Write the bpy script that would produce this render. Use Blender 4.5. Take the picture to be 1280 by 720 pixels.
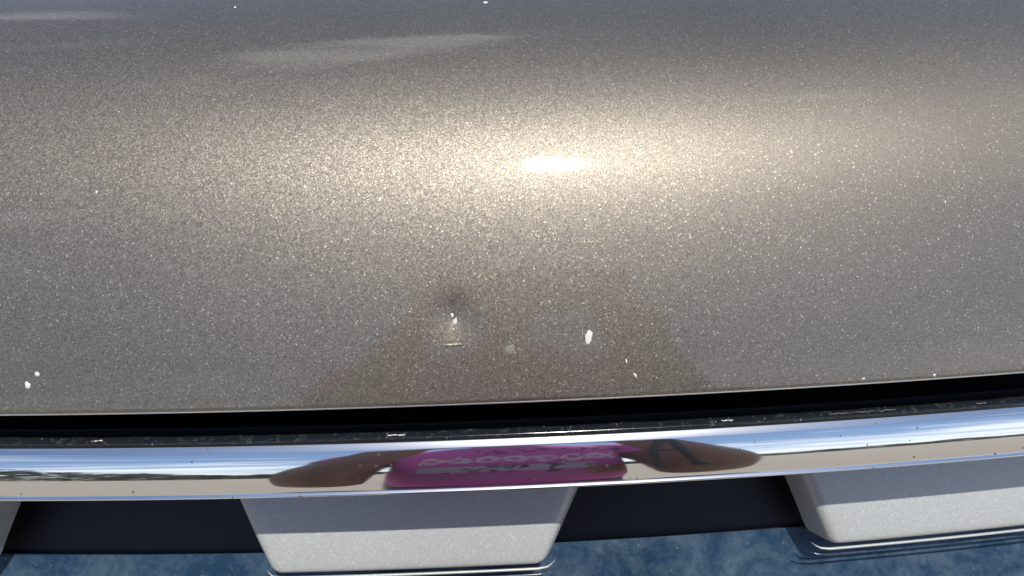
import bpy, bmesh, math, random
from mathutils import Vector, Matrix, noise
R = math.radians
random.seed(4)
S = bpy.context.scene
for o in list(bpy.data.objects): bpy.data.objects.remove(o)
COL = S.collection

# ------------------------------------------------------------------ camera
F = 985.0                       # focal length in photograph pixels (1280 wide)
PITCH = 35.0                    # degrees below the horizon
ZB = 1.08                       # height of the chrome strip above the ground
CY, CZ = -0.2816, ZB + 0.3116   # phone lens
cam = bpy.data.objects.new('camera', bpy.data.cameras.new('camera'))
COL.objects.link(cam)
cam.location = (0, CY, CZ)
cam.rotation_euler = (R(90 - PITCH), 0, 0)
cam.data.sensor_width = 36.0
cam.data.lens = F / 1280 * 36.0
cam.data.clip_start = 0.01
cam.data.clip_end = 5000
S.camera = cam

# ------------------------------------------------------------------ sky and sun
SUN = Vector((0.136, -0.41, 0.905)).normalized()
elev = math.asin(SUN.z)
az = math.atan2(SUN.x, SUN.y)
W = bpy.data.worlds.new('World'); S.world = W; W.use_nodes = True
wn = W.node_tree; wn.nodes.clear()
def wnode(t, **k):
    n = wn.nodes.new(t)
    for a, b in k.items(): setattr(n, a, b)
    return n
out = wnode('ShaderNodeOutputWorld'); bg = wnode('ShaderNodeBackground')
sky = wnode('ShaderNodeTexSky', sky_type='NISHITA', sun_disc=False)
sky.sun_elevation = elev; sky.sun_rotation = az
sky.altitude = 200; sky.air_density = 1.0; sky.dust_density = 0.4; sky.ozone_density = 3.0
tc = wnode('ShaderNodeTexCoord')
sep = wnode('ShaderNodeSeparateXYZ'); wn.links.new(tc.outputs['Generated'], sep.inputs[0])
WISPS = [(-0.19, 0.56, 0.26, 0.13, 0.9, 1.9), (-0.06, 0.71, 0.085, 0.045, 0.25, 2.6), (-0.75, 1.1, 0.16, 0.10, 0.1, 1.1), (0.42, 0.07, 0.09, 0.035, 0.0, 0.9), (-0.67, -0.75, 0.14, 0.06, 0.5, 1.2), (-0.9, -1.1, 0.2, 0.1, 0.8, 0.9)]
# thin cirrus: direction projected on a high layer
def wmath(op, a, b=None, clamp=False):
    n = wnode('ShaderNodeMath', operation=op); n.use_clamp = clamp
    for i, v in enumerate((a, b)):
        if v is None: continue
        if isinstance(v, (int, float)): n.inputs[i].default_value = v
        else: wn.links.new(v, n.inputs[i])
    return n.outputs[0]
zz = wmath('ADD', wmath('ABSOLUTE', sep.outputs['Z']), 0.12)
cx = wmath('DIVIDE', sep.outputs['X'], zz); cy = wmath('DIVIDE', sep.outputs['Y'], zz)
comb = wnode('ShaderNodeCombineXYZ')
wn.links.new(wmath('MULTIPLY', cx, 0.55), comb.inputs[0]); wn.links.new(wmath('MULTIPLY', cy, 1.3), comb.inputs[1])
comb.inputs[2].default_value = 3.7
nz = wnode('ShaderNodeTexNoise'); nz.inputs['Scale'].default_value = 1.5; nz.inputs['Detail'].default_value = 7
nz.inputs['Roughness'].default_value = 0.55; nz.inputs['Distortion'].default_value = 0.7
wn.links.new(comb.outputs[0], nz.inputs['Vector'])
mr = wnode('ShaderNodeMapRange'); mr.inputs[1].default_value = 0.62; mr.inputs[2].default_value = 0.84
mr.inputs[3].default_value = 0.0; mr.inputs[4].default_value = 0.8
low = wnode('ShaderNodeMapRange'); low.inputs[1].default_value = 0.45; low.inputs[2].default_value = 0.05
low.inputs[3].default_value = 0.0; low.inputs[4].default_value = 0.33
wn.links.new(sep.outputs['Z'], low.inputs[0])
wn.links.new(wmath('ADD', nz.outputs['Fac'], low.outputs[0]), mr.inputs[0])
# a few separate wisps of cirrus: centre, half-lengths and turn on the cloud layer
nw = wnode('ShaderNodeTexNoise'); nw.inputs['Scale'].default_value = 7; nw.inputs['Detail'].default_value = 5; nw.inputs['Distortion'].default_value = 0.8
wn.links.new(comb.outputs[0], nw.inputs['Vector'])
cloud = mr.outputs[0]
for (ux, uy, la, lb, tu, am) in WISPS:
    ca, sa = math.cos(tu), math.sin(tu)
    dx = wmath('SUBTRACT', cx, ux); dy = wmath('SUBTRACT', cy, uy)
    a_ = wmath('DIVIDE', wmath('ADD', wmath('MULTIPLY', dx, ca), wmath('MULTIPLY', dy, sa)), la)
    b_ = wmath('DIVIDE', wmath('SUBTRACT', wmath('MULTIPLY', dy, ca), wmath('MULTIPLY', dx, sa)), lb)
    b_ = wmath('ADD', b_, wmath('MULTIPLY', wmath('MULTIPLY', a_, a_), 0.5))
    e_ = wmath('SUBTRACT', 1.0, wmath('ADD', wmath('MULTIPLY', a_, a_), wmath('MULTIPLY', b_, b_)), clamp=True)
    e_ = wmath('MULTIPLY', e_, wmath('MULTIPLY', wmath('SUBTRACT', nw.outputs['Fac'], 0.28, clamp=True), am * 2.6))
    cloud = wmath('ADD', cloud, e_, clamp=True)
mix = wnode('ShaderNodeMixRGB'); mix.inputs[2].default_value = (11, 11.4, 12, 1)
wn.links.new(cloud, mix.inputs[0]); wn.links.new(sky.outputs[0], mix.inputs[1])
wn.links.new(mix.outputs[0], bg.inputs[0]); bg.inputs[1].default_value = 0.105
wn.links.new(bg.outputs[0], out.inputs[0])
sl = bpy.data.lights.new('sun', 'SUN'); sl.energy = 4.1; sl.angle = R(0.53); sl.color = (1.0, 0.95, 0.84)
so = bpy.data.objects.new('sun', sl); COL.objects.link(so)
so.rotation_euler = (-SUN).to_track_quat('-Z', 'Y').to_euler(); so.location = (0.6, -2, 5)
S.view_settings.view_transform = 'Standard'; S.view_settings.look = 'None'
S.view_settings.exposure = 0.22; S.view_settings.gamma = 1.0

# ------------------------------------------------------------------ helpers
def link(o, parent=None):
    COL.objects.link(o)
    if parent is not None: o.parent = parent
    return o
def mesh_obj(name, verts, faces, mat, parent=None, smooth=True):
    me = bpy.data.meshes.new(name); me.from_pydata(verts, [], faces); me.update()
    if smooth: me.polygons.foreach_set('use_smooth', [True] * len(me.polygons))
    o = bpy.data.objects.new(name, me); me.materials.append(mat)
    return link(o, parent)
def empty(name, loc=(0, 0, 0)):
    o = bpy.data.objects.new(name, None); o.location = loc; return link(o)
def tag(o, label=None, cat=None, group=None, kind=None):
    for k, v in (('label', label), ('category', cat), ('group', group), ('kind', kind)):
        if v: o[k] = v
    return o
def grid_mesh(name, rows, mat, parent=None, flip=False, smooth=True):
    n = len(rows[0]); vs = [p for r in rows for p in r]; fs = []
    for i in range(len(rows) - 1):
        for j in range(n - 1):
            a = i * n + j; q = (a, a + 1, a + n + 1, a + n)
            fs.append(q[::-1] if flip else q)
    return mesh_obj(name, vs, fs, mat, parent, smooth)
def tube(name, pts, rad, mat, parent=None, seg=8, caps=True):
    vs, fs = [], []; n = len(pts); pts = [Vector(p) for p in pts]
    ref = None
    for i, p in enumerate(pts):
        t = (pts[min(i + 1, n - 1)] - pts[max(i - 1, 0)]).normalized()
        if ref is None: ref = t.orthogonal().normalized()
        ref = (ref - t * ref.dot(t)).normalized(); b = t.cross(ref)
        r = rad(i / (n - 1)) if callable(rad) else rad
        for k in range(seg):
            a = 2 * math.pi * k / seg
            vs.append(p + r * (math.cos(a) * ref + math.sin(a) * b))
    for i in range(n - 1):
        for k in range(seg):
            fs.append((i * seg + k, i * seg + (k + 1) % seg, (i + 1) * seg + (k + 1) % seg, (i + 1) * seg + k))
    if caps:
        fs.append(tuple(range(seg))[::-1]); fs.append(tuple((n - 1) * seg + k for k in range(seg)))
    return mesh_obj(name, vs, fs, mat, parent)

class MT:
    """small node-material builder"""
    def __init__(s, name):
        s.m = bpy.data.materials.new(name); s.m.use_nodes = True; s.t = s.m.node_tree
        s.b = s.t.nodes['Principled BSDF']
    def n(s, t, **k):
        x = s.t.nodes.new(t)
        for a, b in k.items(): setattr(x, a, b)
        return x
    def l(s, a, b): s.t.links.new(a, b)
    def val(s, sock, v):
        if hasattr(v, 'links'): s.l(v, sock)
        else: sock.default_value = v
    def math(s, op, a, b=None, c=None, clamp=False):
        x = s.n('ShaderNodeMath', operation=op); x.use_clamp = clamp
        for i, v in enumerate((a, b, c)):
            if v is not None: s.val(x.inputs[i], v)
        return x.outputs[0]
    def rng(s, v, a, b, c=0.0, d=1.0):
        x = s.n('ShaderNodeMapRange'); s.val(x.inputs[0], v)
        for i, q in enumerate((a, b, c, d)): x.inputs[i + 1].default_value = q
        return x.outputs[0]
    def mix(s, f, a, b, blend='MIX'):
        x = s.n('ShaderNodeMixRGB', blend_type=blend); s.val(x.inputs[0], f)
        for i, v in ((1, a), (2, b)):
            s.val(x.inputs[i], v if hasattr(v, 'links') else (*v[:3], 1))
        return x.outputs[0]
    def co(s, scale=(1, 1, 1), loc=(0, 0, 0)):
        c = s.n('ShaderNodeTexCoord'); m = s.n('ShaderNodeMapping')
        m.inputs['Scale'].default_value = scale; m.inputs['Location'].default_value = loc
        s.l(c.outputs['Object'], m.inputs['Vector']); return m.outputs[0]
    def noise(s, vec, scale, detail=3, rough=0.5, dist=0.0):
        x = s.n('ShaderNodeTexNoise'); s.l(vec, x.inputs['Vector'])
        x.inputs['Scale'].default_value = scale; x.inputs['Detail'].default_value = detail
        x.inputs['Roughness'].default_value = rough; x.inputs['Distortion'].default_value = dist
        return x.outputs['Fac']
    def voro(s, vec, scale, feature='F1', rnd=1.0):
        x = s.n('ShaderNodeTexVoronoi', feature=feature); s.l(vec, x.inputs['Vector'])
        x.inputs['Scale'].default_value = scale; x.inputs['Randomness'].default_value = rnd
        return x
    def bump(s, h, strength, dist=0.001, normal=None):
        x = s.n('ShaderNodeBump'); x.inputs['Strength'].default_value = strength
        x.inputs['Distance'].default_value = dist; s.l(h, x.inputs['Height'])
        if normal: s.l(normal, x.inputs['Normal'])
        return x.outputs[0]
    def set(s, **k):
        names = dict(col='Base Color', rough='Roughness', metal='Metallic', nrm='Normal', coat='Coat Weight',
                     crough='Coat Roughness', cnrm='Coat Normal', spec='Specular IOR Level', sss='Subsurface Weight')
        for a, v in k.items():
            if isinstance(v, tuple): v = (*v[:3], 1)
            s.val(s.b.inputs[names[a]], v)
        return s

# ------------------------------------------------------------------ materials
def paint(name, base, grain, flake_tilt, rough, crough, var=0.22, gl=0.9, metal=0.85, coat=1.0, rspread=0.0):
    """metallic paint: a layer of tilted flakes under clear coat"""
    p = MT(name); v = p.co()
    v1 = p.voro(v, grain); v2 = p.voro(v, grain * 2.1)
    def vm(op, a, b):
        x = p.n('ShaderNodeVectorMath', operation=op); p.val(x.inputs[0], a); p.val(x.inputs[1], b); return x.outputs[0]
    ct = vm('SUBTRACT', v1.outputs['Color'], (0.5, 0.5, 0.5))
    ct2 = vm('SUBTRACT', v2.outputs['Color'], (0.5, 0.5, 0.5))
    g = p.n('ShaderNodeNewGeometry')
    t = vm('ADD', vm('MULTIPLY', ct, (flake_tilt,) * 3), vm('MULTIPLY', ct2, (flake_tilt * 0.8,) * 3))
    nn = vm('ADD', g.outputs['Normal'], t)
    x = p.n('ShaderNodeVectorMath', operation='NORMALIZE'); p.l(nn, x.inputs[0])
    sc = p.n('ShaderNodeSeparateColor'); p.l(v1.outputs['Color'], sc.inputs[0])
    sc2 = p.n('ShaderNodeSeparateColor'); p.l(v2.outputs['Color'], sc2.inputs[0])
    big = p.noise(v, 5, 4, 0.6)
    k = p.math('MULTIPLY', p.rng(sc.outputs[0], 0, 1, 1 - var, 1 + var), p.rng(sc2.outputs[1], 0, 1, 1 - var, 1 + var))
    k = p.math('MULTIPLY', k, p.rng(big, 0.3, 0.7, 0.94, 1.06))
    glint = p.math('GREATER_THAN', sc.outputs[2], 0.98)
    k = p.math('ADD', k, p.math('MULTIPLY', glint, gl))
    c = p.n('ShaderNodeCombineXYZ')
    for i in range(3): p.l(p.math('MULTIPLY', k, base[i]), c.inputs[i])
    peel = p.bump(p.noise(v, 420, 2), 0.05, 0.0006)
    p.set(col=c.outputs[0], metal=metal, rough=p.rng(sc2.outputs[2], 0, 1, rough - rspread, rough + rspread * 0.8), nrm=x.outputs[0], coat=coat, crough=crough, cnrm=peel)
    p.b.inputs['Coat IOR'].default_value = 1.5
    return p.m
M = {}
M['hood'] = paint('taupe_metallic_paint', (0.188, 0.168, 0.144), 1700, 0.11, 0.535, 0.05, 0.21, 1.0, rspread=0.12)
M['silver'] = paint('silver_satin_paint', (0.43, 0.45, 0.465), 1500, 0.05, 0.5, 0.3, 0.08, 0.3, 0.3, 0.35)

p = MT('chrome'); v = p.co()
vo = p.voro(v, 260); sc = p.n('ShaderNodeSeparateColor'); p.l(vo.outputs['Color'], sc.inputs[0])
spot = p.math('MULTIPLY', p.math('LESS_THAN', vo.outputs['Distance'], p.rng(sc.outputs[1], 0, 1, 0.05, 0.2)), p.math('GREATER_THAN', sc.outputs[0], 0.8))
vo2 = p.voro(v, 90); sc2 = p.n('ShaderNodeSeparateColor'); p.l(vo2.outputs['Color'], sc2.inputs[0])
spot2 = p.math('MULTIPLY', p.math('LESS_THAN', vo2.outputs['Distance'], p.rng(sc2.outputs[1], 0, 1, 0.02, 0.07)), p.math('GREATER_THAN', sc2.outputs[0], 0.7))
sp = p.math('MAXIMUM', spot, spot2)
film = p.noise(v, 60, 5, 0.65)
p.set(col=p.mix(p.math('MULTIPLY', sp, 0.95), (0.80, 0.81, 0.83), (0.03, 0.028, 0.026)), metal=p.math('SUBTRACT', 1.0, sp),
      rough=p.math('ADD', p.rng(film, 0.35, 0.75, 0.02, 0.075), p.math('MULTIPLY', sp, 0.35)), spec=0.2)
g2 = p.n('ShaderNodeBsdfAnisotropic'); g2.inputs['Color'].default_value = (0.8, 0.8, 0.8, 1); g2.inputs['Roughness'].default_value = 0.33
mx = p.n('ShaderNodeMixShader'); mx.inputs[0].default_value = 0.07
p.l(p.b.outputs[0], mx.inputs[1]); p.l(g2.outputs[0], mx.inputs[2]); p.l(mx.outputs[0], p.t.nodes['Material Output'].inputs[0])
M['chrome'] = p.m

def black_plastic(name, base, rough, dust, dcol, dscale=90, thr=(0.52, 0.72), coat=0.0, sp_thr=0.93):
    p = MT(name); v = p.co((1, 1, 1))
    a = p.noise(v, dscale, 6, 0.7, 0.6); b = p.noise(v, dscale * 7, 4, 0.7)
    f = p.math('MULTIPLY', p.rng(p.math('ADD', p.math('MULTIPLY', a, 0.72), p.math('MULTIPLY', b, 0.28)), thr[0], thr[1]), dust, clamp=True)
    vo = p.voro(v, 420); sc = p.n('ShaderNodeSeparateColor'); p.l(vo.outputs['Color'], sc.inputs[0])
    sp = p.math('MULTIPLY', p.math('LESS_THAN', vo.outputs['Distance'], 0.2), p.math('GREATER_THAN', sc.outputs[0], sp_thr))
    f = p.math('MAXIMUM', f, p.math('MULTIPLY', sp, min(1, dust * 1.4)))
    p.set(col=p.mix(f, base, dcol), rough=p.math('ADD', rough, p.math('MULTIPLY', f, 0.4)), coat=coat, crough=0.04)
    return p.m
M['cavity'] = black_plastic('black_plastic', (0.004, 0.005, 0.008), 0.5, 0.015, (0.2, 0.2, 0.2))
M['ledge'] = black_plastic('dusty_black_plastic', (0.010, 0.013, 0.018), 0.13, 0.3, (0.30, 0.34, 0.38), 230, (0.54, 0.75))
M['panel'] = black_plastic('dusty_gloss_black', (0.010, 0.030, 0.064), 0.13, 0.40, (0.17, 0.23, 0.28), 30, (0.43, 0.74), sp_thr=0.975)
p = MT('hem_highlight_metal'); p.set(col=(0.72, 0.70, 0.67), metal=0.9, rough=0.28); M['edge'] = p.m  # bright metal standing for the highlight along the hem
p = MT('white_speck'); p.set(col=(0.60, 0.59, 0.56), rough=0.8); M['speck'] = p.m
p = MT('grey_speck'); p.set(col=(0.17, 0.16, 0.15), rough=0.7); M['greyspeck'] = p.m

p = MT('tan_gravel'); v = p.co()
a = p.noise(v, 0.25, 5, 0.6); b = p.noise(v, 60, 4, 0.7)
p.set(col=p.mix(p.rng(b, 0.3, 0.7), p.mix(a, (0.31, 0.27, 0.22), (0.39, 0.345, 0.285)), (0.27, 0.235, 0.19)), rough=0.9, nrm=p.bump(b, 0.6, 0.01))
M['ground'] = p.m
p = MT('dark_foliage'); v = p.co(); a = p.noise(v, 0.6, 4)
p.set(col=p.mix(a, (0.022, 0.035, 0.022), (0.06, 0.075, 0.042)), rough=0.8); M['wood'] = p.m
p = MT('skin'); v = p.co(); a = p.noise(v, 30, 4)
p.set(col=p.mix(a, (0.18, 0.085, 0.06), (0.22, 0.105, 0.075)), rough=0.5, sss=0.03); M['skin'] = p.m
p = MT('black_hair'); p.set(col=(0.015, 0.012, 0.01), rough=0.5); M['hair'] = p.m
p = MT('dark_cloth'); v = p.co(); a = p.noise(v, 300, 2); p.set(col=(0.03, 0.033, 0.045), rough=0.9, nrm=p.bump(a, 0.3, 0.001)); M['trousers'] = p.m
p = MT('black_strap'); p.set(col=(0.012, 0.012, 0.014), rough=0.6); M['strap'] = p.m
p = MT('phone_case'); p.set(col=(0.012, 0.012, 0.014), rough=0.35); M['phone'] = p.m
p = MT('lens_glass'); p.set(col=(0.004, 0.004, 0.008), rough=0.05); M['lens'] = p.m
p = MT('eye_white'); p.set(col=(0.6, 0.58, 0.55), rough=0.3); M['eye'] = p.m

# ------------------------------------------------------------------ ray helpers (pixels of the 1280x720 photograph)
def dep(v): return R(PITCH) + math.atan((v - 360.0) / F)         # depression of a row at the middle column
def lerp_table(tab, v):
    tab = sorted(tab)
    if v <= tab[0][0]: return tab[0][1]
    for (a, b), (c, d) in zip(tab, tab[1:]):
        if v <= c: return b + (d - b) * (v - a) / (c - a)
    return tab[-1][1]
def march(y, z, v0, v1, step, tab):
    """walk along a profile whose slope is known for every row; returns (y, z) points"""
    pts = [(y, z)]; v = v0
    k = 1 if v1 > v0 else -1
    while (v - v1) * k < 0:
        nv = v + k * step
        N = R(lerp_table(tab, (v + nv) / 2)); tx, tz = math.sin(N), math.cos(N)
        d = dep(nv); cx_, cz_ = math.cos(d), -math.sin(d)
        # y + s*tx = CY + t*cx_ ; z + s*tz = CZ + t*cz_
        A = tx * (-cz_) + cx_ * tz
        ry, rz = CY - y, CZ - z
        s = (ry * (-cz_) + cx_ * rz) / A
        y, z = y + s * tx, z + s * tz
        pts.append((y, z)); v = nv
    return pts
def on_ray(v, y): return CZ - (y - CY) * math.tan(dep(v))
def bow(x, xc, rad): return ((x - xc) ** 2 - xc ** 2) / (2 * rad)

# ------------------------------------------------------------------ setting
ground = mesh_obj('ground', [(-1500, -1500, 0), (1500, -1500, 0), (1500, 1500, 0), (-1500, 1500, 0)], [(0, 1, 2, 3)], M['ground'], smooth=False)
tag(ground, 'pale tan gravel ground in front of the car', 'ground', kind='structure')

# far wood seen only in the chrome
def far_wood():
    vs, fs = [], []
    rnd = random.Random(9)
    for i in range(14000):
        a = R(rnd.uniform(-78, 78)); left = a < R(-8)
        d = rnd.uniform(34, 50) if left else rnd.uniform(150, 190)
        h = (3.2 + 7.0 * min(1, max(0, (-math.degrees(a) - 20) / 22)) + 1.5 * noise.noise((a * 9, 0, 0))) if left else (6.5 + 4.5 * noise.noise((a * 14, 3, 0)))
        zc = rnd.uniform(0, 1) ** 0.8 * h
        c = Vector((d * math.sin(a), -d * math.cos(a), zc))
        s = rnd.uniform(0.3, 0.8) * (1 if left else 2.6)
        b = len(vs)
        for k in range(4):
            vs.append(c + Vector((rnd.uniform(-s, s), rnd.uniform(-s, s), rnd.uniform(-s, s) * 0.7)))
        fs += [(b, b + 1, b + 2), (b, b + 2, b + 3), (b, b + 3, b + 1), (b + 1, b + 3, b + 2)]
    o = mesh_obj('far_wood', vs, fs, M['wood'], smooth=False)
    tag(o, 'dark green far wood along the edge of the gravel', 'wood', kind='stuff')
far_wood()

# ------------------------------------------------------------------ the car front
car = empty('car', (0, 0.3, 0))
tag(car, 'taupe metallic car front with dented bonnet above chrome grille strip', 'car')
car_inv = Vector(car.location)
def cp(o):                       # keep world placement while parented
    o.matrix_parent_inverse = Matrix.Translation(-car_inv); return o

# ---- bonnet
HX, HR = -0.31, 5.2
EDGE_V = 498
y_e = 0.004; z_e = on_ray(EDGE_V, y_e)
NT = [(-60, 87), (0, 82.5), (50, 72.5), (100, 62.5), (130, 57.5), (165, 52.2), (207, 45.8), (250, 40.4), (300, 36.3), (400, 31.5), (EDGE_V, 27.0)]
prof = march(y_e, z_e, EDGE_V, -60, 1.0, NT)
rows_prof = list(prof)
# on towards the windscreen, flattening out
y, z = prof[-1]; N = 87.0
for i in range(40):
    N = min(88, N + 0.3); y += 0.02 * math.sin(R(N)); z += 0.02 * math.cos(R(N)); rows_prof.append((y, z))
# rolled hem below the edge
hem = []; y, z = prof[0]; N = 28.0
r_h = 0.0022
while N > -70:
    N -= 7; y -= r_h * R(7) * math.sin(R(N)); z -= r_h * R(7) * math.cos(R(N)); hem.append((y, z))
hem_end = hem[-1]
hem += [(hem_end[0] + 0.012, hem_end[1] + 0.0045), (hem_end[0] + 0.03, hem_end[1] + 0.012)]
full = hem[::-1] + rows_prof
# arc length
def resample(pr, keep):
    s = [0.0]
    for a, b in zip(pr, pr[1:]): s.append(s[-1] + math.hypot(b[0] - a[0], b[1] - a[1]))
    return s
sA = resample(full, None); s0 = sA[len(hem)]            # s at the edge
def P_at(s):
    import bisect
    i = min(max(bisect.bisect(sA, s) - 1, 0), len(sA) - 2)
    f = (s - sA[i]) / (sA[i + 1] - sA[i])
    return full[i][0] + f * (full[i + 1][0] - full[i][0]), full[i][1] + f * (full[i + 1][1] - full[i][1])
def N_at(s):
    a = P_at(s - 0.002); b = P_at(s + 0.002); t = Vector((b[0] - a[0], b[1] - a[1])).normalized()
    return Vector((0, -t.y, t.x))                        # (y,z) normal facing out
# row v (middle column) -> s
def s_of_v(v): return sA[len(hem) + max(0, int(round(EDGE_V - v)))]
def hood_bow(x): return bow(x, HX, HR)
def hood_px(px, pv):
    """bonnet point (x, s) seen at a pixel: walk the ray into the swept profile"""
    d = Vector(((px - 640) / F, math.cos(R(PITCH)) - (pv - 360) / F * math.sin(R(PITCH)), -math.sin(R(PITCH)) - (pv - 360) / F * math.cos(R(PITCH))))
    best = None
    for i in range(500):
        s = s0 + i * 0.0006
        yy, zz_ = P_at(s)
        t = (zz_ - CZ) / d.z
        x = d.x * t; yr = CY + d.y * t
        e = abs(yr - (yy + hood_bow(x)))
        if best is None or e < best[0]: best = (e, x, s)
    return best[1], best[2]
DX, DS = hood_px(567, 397)
CXX, CSS = hood_px(567, 432)
def dent(x, s):
    dx, ds = x - DX, s - DS
    h = -0.0013 * math.exp(-((dx / 0.0085) ** 2 + ((ds) / 0.0088) ** 2))
    h -= 0.00034 * math.exp(-(((dx - 0.0002) / 0.0013) ** 2 + ((ds + 0.0004) / 0.0014) ** 2))
    h -= 0.00016 * math.exp(-(((dx + 0.0008) / 0.0008) ** 2 + ((ds - 0.0018) / 0.0008) ** 2))
    h -= 0.00042 * math.exp(-((dx / 0.0028) ** 2 + ((ds - 0.0055) / 0.0065) ** 2))
    ex, es = x - CXX, s - CSS
    h += 0.00026 * math.exp(-((ex / 0.0045) ** 4 + ((es - 0.02 * ex) / 0.00042) ** 2))
    return h
def lines(a, b, coarse, zones):
    """1-D grid, fine inside the zones"""
    r = [a]; x = a
    while x < b:
        st = coarse
        for (c, d, f) in zones:
            if c <= x <= d: st = min(st, f)
        x = min(b, x + st); r.append(x)
    return r
XL, XR = -1.05, 0.43
xs = lines(XL, XR, 0.006, [(DX - 0.02, DX + 0.02, 0.0005), (DX - 0.004, DX + 0.004, 0.0002)])
ss = lines(0.0, sA[-1], 0.006, [(s0 - 0.012, s0 + 0.004, 0.0003), (DS - 0.022, DS + 0.02, 0.0005), (CSS - 0.0016, CSS + 0.0016, 0.00012), (DS - 0.004, DS + 0.004, 0.0002)])
rows = []
for s in ss:
    yy, zz_ = P_at(s); nv = N_at(s); near = DS - 0.04 < s < DS + 0.04
    row = []
    for x in xs:
        by = hood_bow(x)
        crown = 0.0
        h = dent(x, s) if near and abs(x - DX) < 0.04 else 0.0
        row.append((x, yy + by + nv.y * h, zz_ + crown * 0.6 + nv.z * h))
    rows.append(row)
hood = cp(grid_mesh('bonnet', rows, M['hood'], car))
hood['label'] = 'taupe metallic bonnet with a small dent near its front edge'
# under-skin so the bonnet has thickness
rows2 = []
for s in lines(0.0, sA[-1], 0.03, []):
    yy, zz_ = P_at(max(s, s0 + 0.003)); nv = N_at(max(s, s0 + 0.004))
    rows2.append([(x, yy + hood_bow(x) - nv.y * 0.012 + 0.004, zz_ - nv.z * 0.012) for x in lines(XL + 0.004, XR - 0.004, 0.04, [])])
inner = grid_mesh('inner_skin', rows2, M['cavity'], hood, flip=True)
inner.matrix_parent_inverse = hood.matrix_parent_inverse.copy(); inner.matrix_parent_inverse = Matrix.Identity(4)

def hood_point(x, s, lift=0.0):
    yy, zz_ = P_at(s); nv = N_at(s)
    return Vector((x, yy + hood_bow(x) + nv.y * lift, zz_ + nv.z * lift))
def sub(o):                       # children of the bonnet: bonnet sits at world origin offset
    return o
# folded hem edge: thin bead added to catch light, highlight in its bright metal
pts = []
for x in lines(XL + 0.002, XR - 0.002, 0.02, []):
    pts.append((x, hem_end[0] + hood_bow(x) - 0.0006, hem_end[1] - 0.0001))
tube('hem_edge', pts, 0.00055, M['edge'], hood, 8)

# dried white specks stuck on the paint
def speck(px, pv, w, h, mat, tilt=0.0, name='dirt_speck'):
    x, s = hood_px(px, pv); rnd = random.Random(int(px * 7 + pv))
    n = 12; vs = []; k = 1 / 2350.0
    ph = [rnd.uniform(0.75, 1.2) for _ in range(n)]
    for lvl, (sc_, lift) in enumerate(((1.0, 0.00002), (0.8, 0.00022), (0.4, 0.00034))):
        for i in range(n):
            a = 2 * math.pi * i / n
            u, w_ = math.cos(a) * w / 2 * ph[i] * sc_ * k, math.sin(a) * h / 2 * ph[i] * sc_ * k * 1.25
            du, dw = u * math.cos(tilt) - w_ * math.sin(tilt), u * math.sin(tilt) + w_ * math.cos(tilt)
            vs.append(hood_point(x + du, s + dw, lift + dent(x + du, s + dw) * 1.0))
    fs = []
    for l_ in range(2):
        for i in range(n):
            j = (i + 1) % n
            fs.append((l_ * n + i, l_ * n + j, (l_ + 1) * n + j, (l_ + 1) * n + i))
    fs.append(tuple(2 * n + i for i in range(n)))
    return mesh_obj(name, vs, fs, mat, hood)
for a in ((736, 421, 7.5, 13, M['speck'], -0.15), (34, 482, 7, 6.5, M['speck'], 0.4), (47, 467, 5.5, 4, M['speck'], -0.5), (121, 240, 3, 3, M['speck'], 0),
          (607, 3, 5.5, 4.5, M['speck'], 0), (794, 469, 3, 5, M['speck'], 0.6), (783, 452, 2.5, 4, M['speck'], 0.2), (1168, 469, 3.5, 3, M['speck'], 0),
          (1080, 474, 3.5, 2, M['speck'], 0), (638, 436, 12, 9, M['greyspeck'], 0), (294, 9, 3.5, 3, M['speck'], 0.3),
          (565, 395, 3.2, 4, M['speck'], 0.2), (569, 402, 3.2, 7, M['speck'], -0.2), (1181, 252, 2.6, 2.6, M['speck'], 0), (1224, 117, 5, 1.4, M['greyspeck'], -0.3)):
    speck(*a)

# ---- chrome strip
BX, BR = -0.26, 4.7
def bar_bow(x): return bow(x, BX, BR)
BT = 547.0
yb = 0.0065; zb = on_ray(BT, yb)
BN = [(547, 84), (548.2, 60), (549.5, 55.5), (556.5, 50), (558.3, 36), (572, 30.2), (586, 24.3), (597, 19), (605.5, 14), (606.6, 20), (607.6, 50), (610, 56), (611, 52)]
bar = march(yb, zb, BT, 611, 0.25, BN)
lipy, lipz = bar[-1]
under = []; y, z = bar[-1]; N = 48.0
while N > -95:
    N -= 9; y -= 0.0007 * R(9) * math.sin(R(N)); z -= 0.0007 * R(9) * math.cos(R(N)); under.append((y, z))
under += [(lipy + 0.006, under[-1][1] + 0.0006)]
top_back = [(yb + 0.0016, zb - 0.0001)]
prof_b = top_back + bar + under
bx = lines(-1.0, 0.42, 0.008, [])
chrome = cp(grid_mesh('chrome_strip', [[(x, yy + bar_bow(x), zz_) for x in bx] for (yy, zz_) in prof_b], M['chrome'], car, flip=True))
# dark backing of the strip
bk = [(lipy + 0.0055, lipz + 0.0003), (lipy + 0.022, lipz + 0.004), (lipy + 0.03, lipz + 0.02), (yb + 0.02, zb - 0.006)]
cp(grid_mesh('strip_backing', [[(x, yy + bar_bow(x), zz_) for x in bx] for (yy, zz_) in bk], M['cavity'], car, flip=True, smooth=False))
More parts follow.
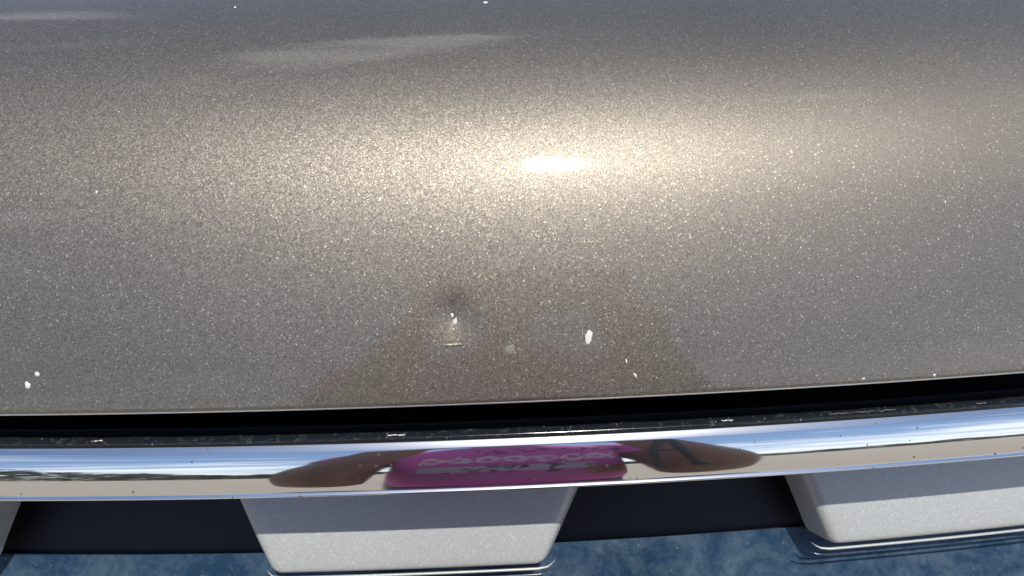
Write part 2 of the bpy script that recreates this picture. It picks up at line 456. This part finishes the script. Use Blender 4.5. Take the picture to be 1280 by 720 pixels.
# black ledge on top of the strip and the dark channel behind it
def ledge_z(x): return 0.0004 * noise.noise((x * 60, 0, 0))
lg = [(yb + 0.0014, zb - 0.0016), (yb + 0.0016, zb + 0.0002), (yb + 0.0022, zb + 0.0007), (yb + 0.0052, zb + 0.0012), (yb + 0.0066, zb + 0.0008), (yb + 0.0075, zb - 0.0015)]
lx = lines(-1.0, 0.42, 0.004, [])
cp(grid_mesh('ledge', [[(x, yy + bar_bow(x) + (ledge_z(x) if i > 2 else 0), zz_ + ledge_z(x) * 0.3) for x in lx] for i, (yy, zz_) in enumerate(lg)], M['ledge'], car, flip=True))
# dried flecks and a smear of sealant on the ledge
def fleck(x0, x1, rad, wob, back=0.0035):
    rnd = random.Random(int(x0 * 1e4)); m = max(4, int((x1 - x0) / 0.0012)); pts = []
    for k in range(m + 1):
        x = x0 + (x1 - x0) * k / m
        pts.append((x, yb + back + rnd.uniform(-wob, wob) + bar_bow(x), zb + 0.0012 + rnd.uniform(-.0001, .0002)))
    f0 = rnd.random()
    cp(tube('dirt_fleck', pts, lambda f: rad * (0.25 + 0.75 * abs(math.sin(f * 9 + f0 * 6))), M['greyspeck'] if rad < 0.00035 else M['speck'], car, 6))
for a in ((-0.064, -0.055, 0.0004, 0.0002), (0.168, 0.205, 0.0002, 0.0005), (0.110, 0.116, 0.0004, 0.0004), (-0.213, -0.209, 0.00036, 0.0003), (0.25, 0.256, 0.0003, 0.0003)): fleck(*a)
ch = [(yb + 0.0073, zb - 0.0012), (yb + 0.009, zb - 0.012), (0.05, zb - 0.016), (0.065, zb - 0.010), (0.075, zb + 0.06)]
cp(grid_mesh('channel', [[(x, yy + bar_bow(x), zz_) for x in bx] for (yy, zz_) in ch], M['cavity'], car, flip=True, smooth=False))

# ---- silver grille inserts; their depth follows from the strip's shadow edge
sy, sz = -SUN.y, -SUN.z
def shadow_pt(v):
    """point on the row v that lies on the sun ray grazing the strip's lower lip"""
    ta = math.tan(dep(v))
    t = (lipz - CZ + (lipy - CY) * ta) / (-sz - sy * ta)
    return lipy + sy * t, lipz + sz * t
TY, TZ = shadow_pt(657.0)
NTAB = 31.0
def tab_pt(x, w, depth):
    """w along the face (0 at the shadow edge, + downwards), depth behind the face"""
    n = R(NTAB)
    bulge = 2.0 * w * w
    yy = TY - w * math.sin(n) + (depth + bulge) * math.cos(n); zz_ = TZ - w * math.cos(n) - (depth + bulge) * math.sin(n)
    return Vector((x, yy + bar_bow(x), zz_))
def rounded(poly, rad, seg=8):
    pts = []; n = len(poly)
    for i in range(n):
        p0, p1, p2 = Vector(poly[i - 1]), Vector(poly[i]), Vector(poly[(i + 1) % n])
        a, b = (p0 - p1).normalized(), (p2 - p1).normalized()
        r = rad[i]; half = a.angle(b) / 2; L = r / math.tan(half)
        c = p1 + (a + b).normalized() * r / math.sin(half)
        s_, e_ = p1 + a * L - c, p1 + b * L - c
        ang = s_.angle_signed(e_)
        for k in range(seg + 1):
            q = s_.copy(); q.rotate(Matrix.Rotation(-ang * k / seg, 2)); pts.append(c + q)
        # straight run subdivided so that it follows the bow
        nx = Vector(poly[(i + 1) % n]); q0 = pts[-1].copy()
        n0, n1 = p1, nx
        r2 = rad[(i + 1) % n]; aa, bb = (n0 - n1).normalized(), (Vector(poly[(i + 2) % n]) - n1).normalized()
        L2 = r2 / math.tan(aa.angle(bb) / 2); q1 = n1 + aa * L2
        m = (12, 20, 12, 28)[i % 4]
        for k in range(1, m): pts.append(q0.lerp(q1, k / m))
    return pts
WB = 0.0262      # lower edge
WT = -0.052      # upper edge, hidden behind the strip
def insert(xa, xb):
    sl = 0.42    # slope of the sides
    poly = [(xa, WT), (xa + sl * (WB - WT), WB), (xb - sl * (WB - WT), WB), (xb, WT)]
    cpt = Vector(((xa + xb) / 2, (WT + WB) / 2))
    rings = [(-0.0065, 0.026), (-0.003, 0.012), (-0.0012, 0.0062), (0.0, 0.0036), (0.0012, 0.0020), (0.0028, 0.0009), (0.0048, 0.00025), (0.0075, 0.0)]
    vs, fs = [], []; npt = None
    for ins, dp in rings:
        q = [(xa + ins * 1.05, WT), (xa + sl * (WB - WT) + ins * 0.7, WB - ins * 0.55), (xb - sl * (WB - WT) - ins * 0.7, WB - ins * 0.55), (xb - ins * 1.05, WT)]
        rad = [0.002, max(0.004, 0.0085 - ins), max(0.004, 0.0085 - ins), 0.002]
        pl = rounded(q, rad)
        if npt is None: npt = 0; base = pl
        vs.append([tab_pt(a.x, a.y, dp) for a in pl])
    m = min(len(r) for r in vs)
    inner2 = rounded(q, rad)
    for sc_ in (0.9, 0.7, 0.45, 0.2):
        vs.append([tab_pt(*(cpt + (a - cpt) * sc_), 0.0) for a in inner2])
    n = len(vs[0]); flat = [p_ for r in vs for p_ in r]
    for i in range(len(vs) - 1):
        for j in range(n):
            k = (j + 1) % n; fs.append((i * n + j, i * n + k, (i + 1) * n + k, (i + 1) * n + j))
    flat.append(tab_pt(*cpt, 0.0)); c = len(flat) - 1; b = (len(vs) - 1) * n
    for j in range(n): fs.append((b + j, b + (j + 1) % n, c))
    me = bpy.data.meshes.new('grille_insert'); me.from_pydata(flat, [], fs)
    bm = bmesh.new(); bm.from_mesh(me); bmesh.ops.recalc_face_normals(bm, faces=bm.faces[:]); bm.to_mesh(me); bm.free()
    me.polygons.foreach_set('use_smooth', [True] * len(me.polygons)); me.materials.append(M['silver'])
    return cp(link(bpy.data.objects.new('grille_insert', me), car))
TABX = [(-0.518, -0.296), (-0.176, 0.052), (0.1657, 0.394)]

# ---- gloss black grille panel behind the inserts
PY, PZ = shadow_pt(681.0)
NP = 44.0
pr = []
n = R(NP)
for w, dn in ((0.0, 0.0), (0.003, 0.0), (0.03, 0.0), (0.05, 0.0)):
    pr.append((PY - w * math.sin(n) + dn * math.cos(n), PZ - w * math.cos(n) - dn * math.sin(n)))
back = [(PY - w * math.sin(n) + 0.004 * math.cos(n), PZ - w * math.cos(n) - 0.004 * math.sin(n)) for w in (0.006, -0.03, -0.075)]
for k in range(1, 8):
    a = R(NP - 6.2 * k); y, z = pr[-1]; pr.append((y - 0.02 * math.sin(a), z - 0.02 * math.cos(a)))
y, z = pr[-1]
for zz_ in (0.75, 0.6, 0.45, 0.3, 0.15, 0.03): pr.append((y + (0.75 - zz_) * 0.12, zz_))
gp = cp(grid_mesh('grille_panel', [[(x, yy + bar_bow(x), zz_) for x in bx] for (yy, zz_) in pr], M['panel'], car, flip=True))
wall = back + [(0.13, back[-1][1] + 0.02), (0.13, zb - 0.012)]  # black recess sheet from the shadow edge up; its colour deepens the shade
cp(grid_mesh('recess_shade_wall', [[(x, yy + bar_bow(x), zz_) for x in bx] for (yy, zz_) in wall], M['cavity'], car, flip=False, smooth=False))

def panel_pt(x, w, lift=0.0):
    return Vector((x, PY - w * math.sin(n) - lift * math.cos(n) + bar_bow(x), PZ - w * math.cos(n) + lift * math.sin(n)))
for xa, xb in TABX:
    insert(xa, xb)
    # raised bead below the insert; silver on the upper one stands for its sun glint
    sl = 0.42; xl = xa + sl * (WB - WT); xr = xb - sl * (WB - WT)
    for off, rr, mt in ((0.0, 0.0009, 'silver'), (0.0040, 0.0007, 'panel')):
        w0 = WB + 0.0062 + off
        pts = [tab_pt(xl - 0.008 - off, w0 - 0.0036, 0.014), tab_pt(xl - 0.0055 - off, w0 - 0.0018, 0.012), tab_pt(xl - 0.003 - off * .5, w0 - 0.0008, 0.010), tab_pt(xl + 0.003, w0, 0.0095)]
        for k in range(1, 24): pts.append(tab_pt(xl + 0.003 + (xr - xl - 0.006) * k / 24, w0, 0.0095))
        pts += [tab_pt(xr - 0.003, w0, 0.0095), tab_pt(xr + 0.003 + off * .5, w0 - 0.0008, 0.010), tab_pt(xr + 0.0055 + off, w0 - 0.0018, 0.012), tab_pt(xr + 0.008 + off, w0 - 0.0036, 0.014)]
        cp(tube('panel_bead', pts, lambda f: rr * min(1, 0.15 + 9 * min(f, 1 - f)), M[mt], car, 8))

# ------------------------------------------------------------------ the photographer, mirrored in the chrome
PX = 0.056
person = empty('person', (PX, -0.72, 0))
tag(person, 'person in magenta printed T-shirt holding a phone before the chrome strip', 'person')
def pp(o):
    o.matrix_parent_inverse = Matrix.Translation(-person.location); return o
def skinned(name, verts, edges, radii, mat, root=0, sub_=2):
    me = bpy.data.meshes.new(name); me.from_pydata(verts, edges, []); me.update()
    o = bpy.data.objects.new(name, me); COL.objects.link(o)
    md = o.modifiers.new('skin', 'SKIN'); md.use_smooth_shade = True
    for i, r in enumerate(radii):
        me.skin_vertices[0].data[i].radius = r if isinstance(r, tuple) else (r, r)
        me.skin_vertices[0].data[i].use_root = (i == root)
    sd = o.modifiers.new('sub', 'SUBSURF'); sd.levels = sub_; sd.render_levels = sub_
    dg = bpy.context.evaluated_depsgraph_get(); dg.update()
    m2 = bpy.data.meshes.new_from_object(o.evaluated_get(dg))
    bpy.data.objects.remove(o)
    m2.polygons.foreach_set('use_smooth', [True] * len(m2.polygons)); m2.materials.clear(); m2.materials.append(mat)
    return pp(link(bpy.data.objects.new(name, m2), person))
V, E, RR = [], [], []
def av(p, r, par=None):
    V.append(p); RR.append(r)
    if par is not None: E.append((par, len(V) - 1))
    return len(V) - 1
yb_ = -0.74
pel = av((PX, yb_, 0.90), (0.15, 0.12))
wa = av((PX, yb_ + 0.01, 1.06), (0.145, 0.12), pel); ches = av((PX, yb_ + 0.01, 1.25), (0.15, 0.12), wa)
neck0 = av((PX, yb_ + 0.01, 1.385), (0.075, 0.07), ches); neck1 = av((PX, yb_ + 0.03, 1.45), (0.055, 0.055), neck0)
h0 = av((PX, yb_ + 0.065, 1.50), (0.062, 0.07), neck1); h1 = av((PX, yb_ + 0.06, 1.58), (0.076, 0.092), h0); h2 = av((PX, yb_ + 0.05, 1.645), (0.066, 0.08), h1); h3 = av((PX, yb_ + 0.045, 1.685), (0.035, 0.045), h2)
hands = {}
for sgn in (-1, 1):
    sh = av((PX + sgn * 0.175, yb_ + 0.01, 1.345), 0.062, ches)
    ex = PX + sgn * (0.252 if sgn > 0 else 0.25)
    up = av((PX + sgn * 0.245, yb_ + 0.08, 1.17), 0.07, sh)
    el = av((ex, -0.53, 0.95 if sgn < 0 else 0.925), 0.056 if sgn < 0 else 0.062, up)
    fo = av((ex - sgn * 0.006, -0.47, 1.10), 0.056, el)
    hx = 0.05 + sgn * 0.098
    wr = av((hx + sgn * 0.012, -0.352, 1.315), 0.028, fo)
    pa = av((hx, -0.318, 1.352), (0.034, 0.016), wr)
    kn = av((hx - sgn * 0.004, -0.297, 1.385), (0.036, 0.013), pa)
    hands[sgn] = (hx, pa, kn)
    hip = av((PX + sgn * 0.09, yb_, 0.86), 0.095, pel)
    knee = av((PX + sgn * 0.11, yb_ + 0.03, 0.48), 0.062, hip); calf = av((PX + sgn * 0.115, yb_ - 0.01, 0.33), 0.058, knee)
    ank = av((PX + sgn * 0.12, yb_, 0.09), 0.038, calf); foot = av((PX + sgn * 0.135, yb_ + 0.09, 0.045), (0.04, 0.032), ank); toe = av((PX + sgn * 0.145, yb_ + 0.17, 0.035), (0.036, 0.022), foot)
body = skinned('body', V, E, RR, M['skin'], pel)
for sgn in (-1, 1):
    hx = hands[sgn][0]
    for k in range(4):                      # fingers curl round the phone's back
        dz = 0.012 - 0.019 * k; L = (0.9, 1.0, 0.95, 0.75)[k]
        b = Vector((hx + sgn * 0.006, -0.30, 1.372 + dz))
        ch_ = [b, b + Vector((sgn * 0.004, 0.022 * L, 0.006)), b + Vector((-sgn * 0.014 * L, 0.030, 0.010)), b + Vector((-sgn * 0.032 * L, 0.024, 0.010))]
        skinned('finger', ch_, [(0, 1), (1, 2), (2, 3)], [0.0095, 0.0088, 0.0082, 0.007], M['skin'], 0, 1)
    b = Vector((hx - sgn * 0.004, -0.33, 1.352))
    skinned('thumb', [b, b + Vector((-sgn * 0.02, -0.004, 0.02)), b + Vector((-sgn * 0.042, 0.004, 0.032))], [(0, 1), (1, 2)], [0.012, 0.010, 0.008], M['skin'], 0, 1)
# hair, eyes, ears, nose
def blob(name, c, r, mat, cut=None, parent=None):
    bm = bmesh.new(); bmesh.ops.create_uvsphere(bm, u_segments=20, v_segments=14, radius=1)
    for v_ in bm.verts: v_.co = Vector((c[0] + v_.co.x * r[0], c[1] + v_.co.y * r[1], c[2] + v_.co.z * r[2]))
    if cut: bmesh.ops.delete(bm, geom=[f for f in bm.faces if cut(f.calc_center_median())], context='FACES')
    me = bpy.data.meshes.new(name); bm.to_mesh(me); bm.free(); me.materials.append(mat)
    me.polygons.foreach_set('use_smooth', [True] * len(me.polygons))
    return pp(link(bpy.data.objects.new(name, me), person))
hy = yb_ + 0.055
blob('hair', (PX, hy - 0.012, 1.605), (0.083, 0.102, 0.098), M['hair'], lambda c: c.z < 1.60 and c.y > hy - 0.02 or c.z < 1.53)
for sgn in (-1, 1):
    blob('eye', (PX + sgn * 0.031, hy + 0.078, 1.578), (0.012, 0.01, 0.007), M['eye'])
    blob('ear', (PX + sgn * 0.076, hy - 0.005, 1.565), (0.009, 0.018, 0.03), M['skin'])
blob('nose', (PX, hy + 0.092, 1.553), (0.014, 0.016, 0.022), M['skin'])
blob('mouth', (PX, hy + 0.074, 1.515), (0.022, 0.008, 0.006), M['skin'])

# T-shirt with a faded print
p = MT('magenta_printed_cotton'); c = p.n('ShaderNodeTexCoord'); sx = p.n('ShaderNodeSeparateXYZ'); p.l(c.outputs['Object'], sx.inputs[0])
X, Y_, Z_ = sx.outputs
obj_v = c.outputs['Object']
mpn = p.n('ShaderNodeMapping'); p.l(obj_v, mpn.inputs[0]); mpn.inputs['Scale'].default_value = (1.0, 0.0, 0.45)
glyph = p.noise(mpn.outputs[0], 42, 2, 0.5, 1.2)
front = p.math('GREATER_THAN', Y_, -0.72)
def band(lo, hi, x0, x1):
    f = p.math('MULTIPLY', p.math('GREATER_THAN', Z_, lo), p.math('LESS_THAN', Z_, hi))
    g_ = p.math('MULTIPLY', p.math('GREATER_THAN', X, x0), p.math('LESS_THAN', X, x1))
    return p.math('MULTIPLY', p.math('MULTIPLY', f, g_), front)
fx = p.math('SUBTRACT', p.math('FRACT', p.math('DIVIDE', p.math('SUBTRACT', X, PX - 0.13), 0.038)), 0.5)
fz = p.math('DIVIDE', p.math('SUBTRACT', Z_, 1.205), 0.085)
rad_ = p.math('ADD', p.math('SQRT', p.math('ADD', p.math('MULTIPLY', fx, fx), p.math('MULTIPLY', fz, fz))), p.math('MULTIPLY', p.math('SUBTRACT', glyph, 0.5), 1.0))
row1 = p.math('MULTIPLY', band(1.15, 1.26, PX - 0.13, PX + 0.15), p.math('MULTIPLY', p.math('GREATER_THAN', rad_, 0.17), p.math('LESS_THAN', rad_, 0.45)))
row2 = band(1.065, 1.135, PX - 0.13, PX + 0.11)
row2d = p.math('MULTIPLY', band(1.065, 1.135, PX - 0.07, PX + 0.11), p.math('GREATER_THAN', glyph, 0.53))
row0 = p.math('MULTIPLY', band(1.275, 1.34, PX - 0.05, PX + 0.17), p.math('GREATER_THAN', glyph, 0.53))
row3 = band(0.985, 1.01, PX - 0.14, PX + 0.12)
row4 = p.math('MULTIPLY', band(1.03, 1.07, PX - 0.1, PX + 0.1), p.math('GREATER_THAN', glyph, 0.55))
patch = band(0.98, 1.085, PX + 0.10, PX + 0.185)
col = p.mix(p.noise(obj_v, 9, 3), (0.50, 0.085, 0.31), (0.60, 0.12, 0.39))
for f, cc in ((row0, (0.10, 0.02, 0.10)), (row1, (0.62, 0.50, 0.58)), (row2, (0.45, 0.42, 0.45)), (row2d, (0.05, 0.03, 0.06)), (row3, (0.30, 0.20, 0.26)), (row4, (0.14, 0.03, 0.10)), (patch, (0.26, 0.13, 0.05))):
    col = p.mix(p.math('MULTIPLY', f, 0.85), col, cc)
p.set(col=col, rough=0.9, nrm=p.bump(p.noise(obj_v, 14, 3), 0.5, 0.02)); M['shirt'] = p.m
rings = [(0.87, 0.205, 0.165), (0.95, 0.208, 0.172), (1.05, 0.205, 0.17), (1.15, 0.20, 0.162), (1.25, 0.20, 0.155), (1.32, 0.198, 0.138), (1.37, 0.165, 0.11), (1.40, 0.115, 0.088), (1.415, 0.082, 0.078)]
vs, fs = [], []; K = 40
for z_, rx, ry in rings:
    for k in range(K):
        a = 2 * math.pi * k / K
        e = 0.8
        ca, sa = math.cos(a), math.sin(a)
        fold = 1 + 0.018 * math.sin(7 * a + z_ * 25) * (1.35 - z_) + 0.02 * noise.noise((ca * 3, sa * 3, z_ * 5))
        vs.append((PX + rx * 0.88 * fold * math.copysign(abs(ca) ** e, ca), yb_ + 0.015 + ry * fold * math.copysign(abs(sa) ** e, sa), z_))
for i in range(len(rings) - 1):
    for k in range(K): fs.append((i * K + k, i * K + (k + 1) % K, (i + 1) * K + (k + 1) % K, (i + 1) * K + k))
shirt = pp(mesh_obj('shirt', vs, fs, M['shirt'], person))
for sgn in (-1, 1):
    q0, q1, q2 = Vector((PX + sgn * 0.12, yb_ + 0.01, 1.33)), Vector((PX + sgn * 0.20, yb_ + 0.025, 1.315)), Vector((PX + sgn * 0.225, yb_ + 0.065, 1.235))
    pts = [q0.lerp(q1, t / 5) for t in range(5)] + [q1.lerp(q2, t / 6) for t in range(7)]
    pp(tube('sleeve', pts, lambda f: 0.076 - 0.004 * f, M['shirt'], person, 20, caps=False))
for sgn in (-1, 1):
    pts = [Vector((PX + sgn * 0.075, yb_, 0.93)), Vector((PX + sgn * 0.09, yb_, 0.80)), Vector((PX + sgn * 0.11, yb_ + 0.03, 0.48)), Vector((PX + sgn * 0.115, yb_, 0.30)), Vector((PX + sgn * 0.12, yb_, 0.10))]
    pp(tube('trouser_leg', pts, lambda f: 0.115 - 0.04 * f, M['trousers'], person, 18, caps=False))
    pts = [Vector((PX + sgn * 0.118, yb_ - 0.06, 0.045)), Vector((PX + sgn * 0.12, yb_ - 0.03, 0.05)), Vector((PX + sgn * 0.13, yb_ + 0.06, 0.05)), Vector((PX + sgn * 0.145, yb_ + 0.16, 0.045)), Vector((PX + sgn * 0.15, yb_ + 0.20, 0.042))]
    pp(tube('shoe', pts, lambda f: 0.03 + 0.016 * math.sin(math.pi * min(1, f + 0.1)), M['strap'], person, 14))

# phone whose lens takes the picture
ph = empty('phone', (0.05, CY, CZ - 0.02)); tag(ph, 'black phone held flat in both hands of the person', 'phone')
ph.rotation_euler = (R(-PITCH), 0, 0)
def box(name, c, h, mat, parent, bev):
    bm = bmesh.new(); bmesh.ops.create_cube(bm, size=1)
    for v_ in bm.verts: v_.co = Vector((c[0] + v_.co.x * h[0], c[1] + v_.co.y * h[1], c[2] + v_.co.z * h[2]))
    bmesh.ops.bevel(bm, geom=bm.edges[:], offset=bev, segments=3, affect='EDGES')
    me = bpy.data.meshes.new(name); bm.to_mesh(me); bm.free(); me.materials.append(mat)
    return link(bpy.data.objects.new(name, me), parent)
box('case', (0, -0.008, -0.006), (0.160, 0.008, 0.076), M['phone'], ph, 0.003)
box('lens_ring', (-0.05, -0.0035, 0.0165), (0.018, 0.002, 0.018), M['lens'], ph, 0.0008)

# wrist strap hanging from the hand: two strands with thick ends
st = empty('wrist_strap', (0.186, -0.305, 1.285)); tag(st, 'black two-strand wrist strap dangling from the hand of the person', 'strap')
for k, (dx, dy) in enumerate(((-0.021, 0.0), (0.021, 0.004))):
    pts = [(0, 0, 0), (dx * 0.25, dy, -0.05), (dx * (0.9 if dx < 0 else 0.55), dy, -0.13), (dx * (0.75 if dx < 0 else 1), dy, -0.21), (dx * 1.05, dy, -0.235)]
    tube('strand', pts, lambda f: 0.0065 - 0.001 * f, M['strap'], st, 10)
    tube('strand_end', [(dx * 1.0, dy, -0.222), (dx + 0.006, dy, -0.236), (dx + 0.014, dy, -0.240)], 0.008, M['strap'], st, 10)
tube('knot', [(0, 0, 0.05), (0, 0, 0.0), (0, 0, -0.03)], 0.011, M['strap'], st, 10)
tube('cross_strand', [(-0.014, 0, -0.12), (0.018, 0.003, -0.125)], 0.005, M['strap'], st, 8)
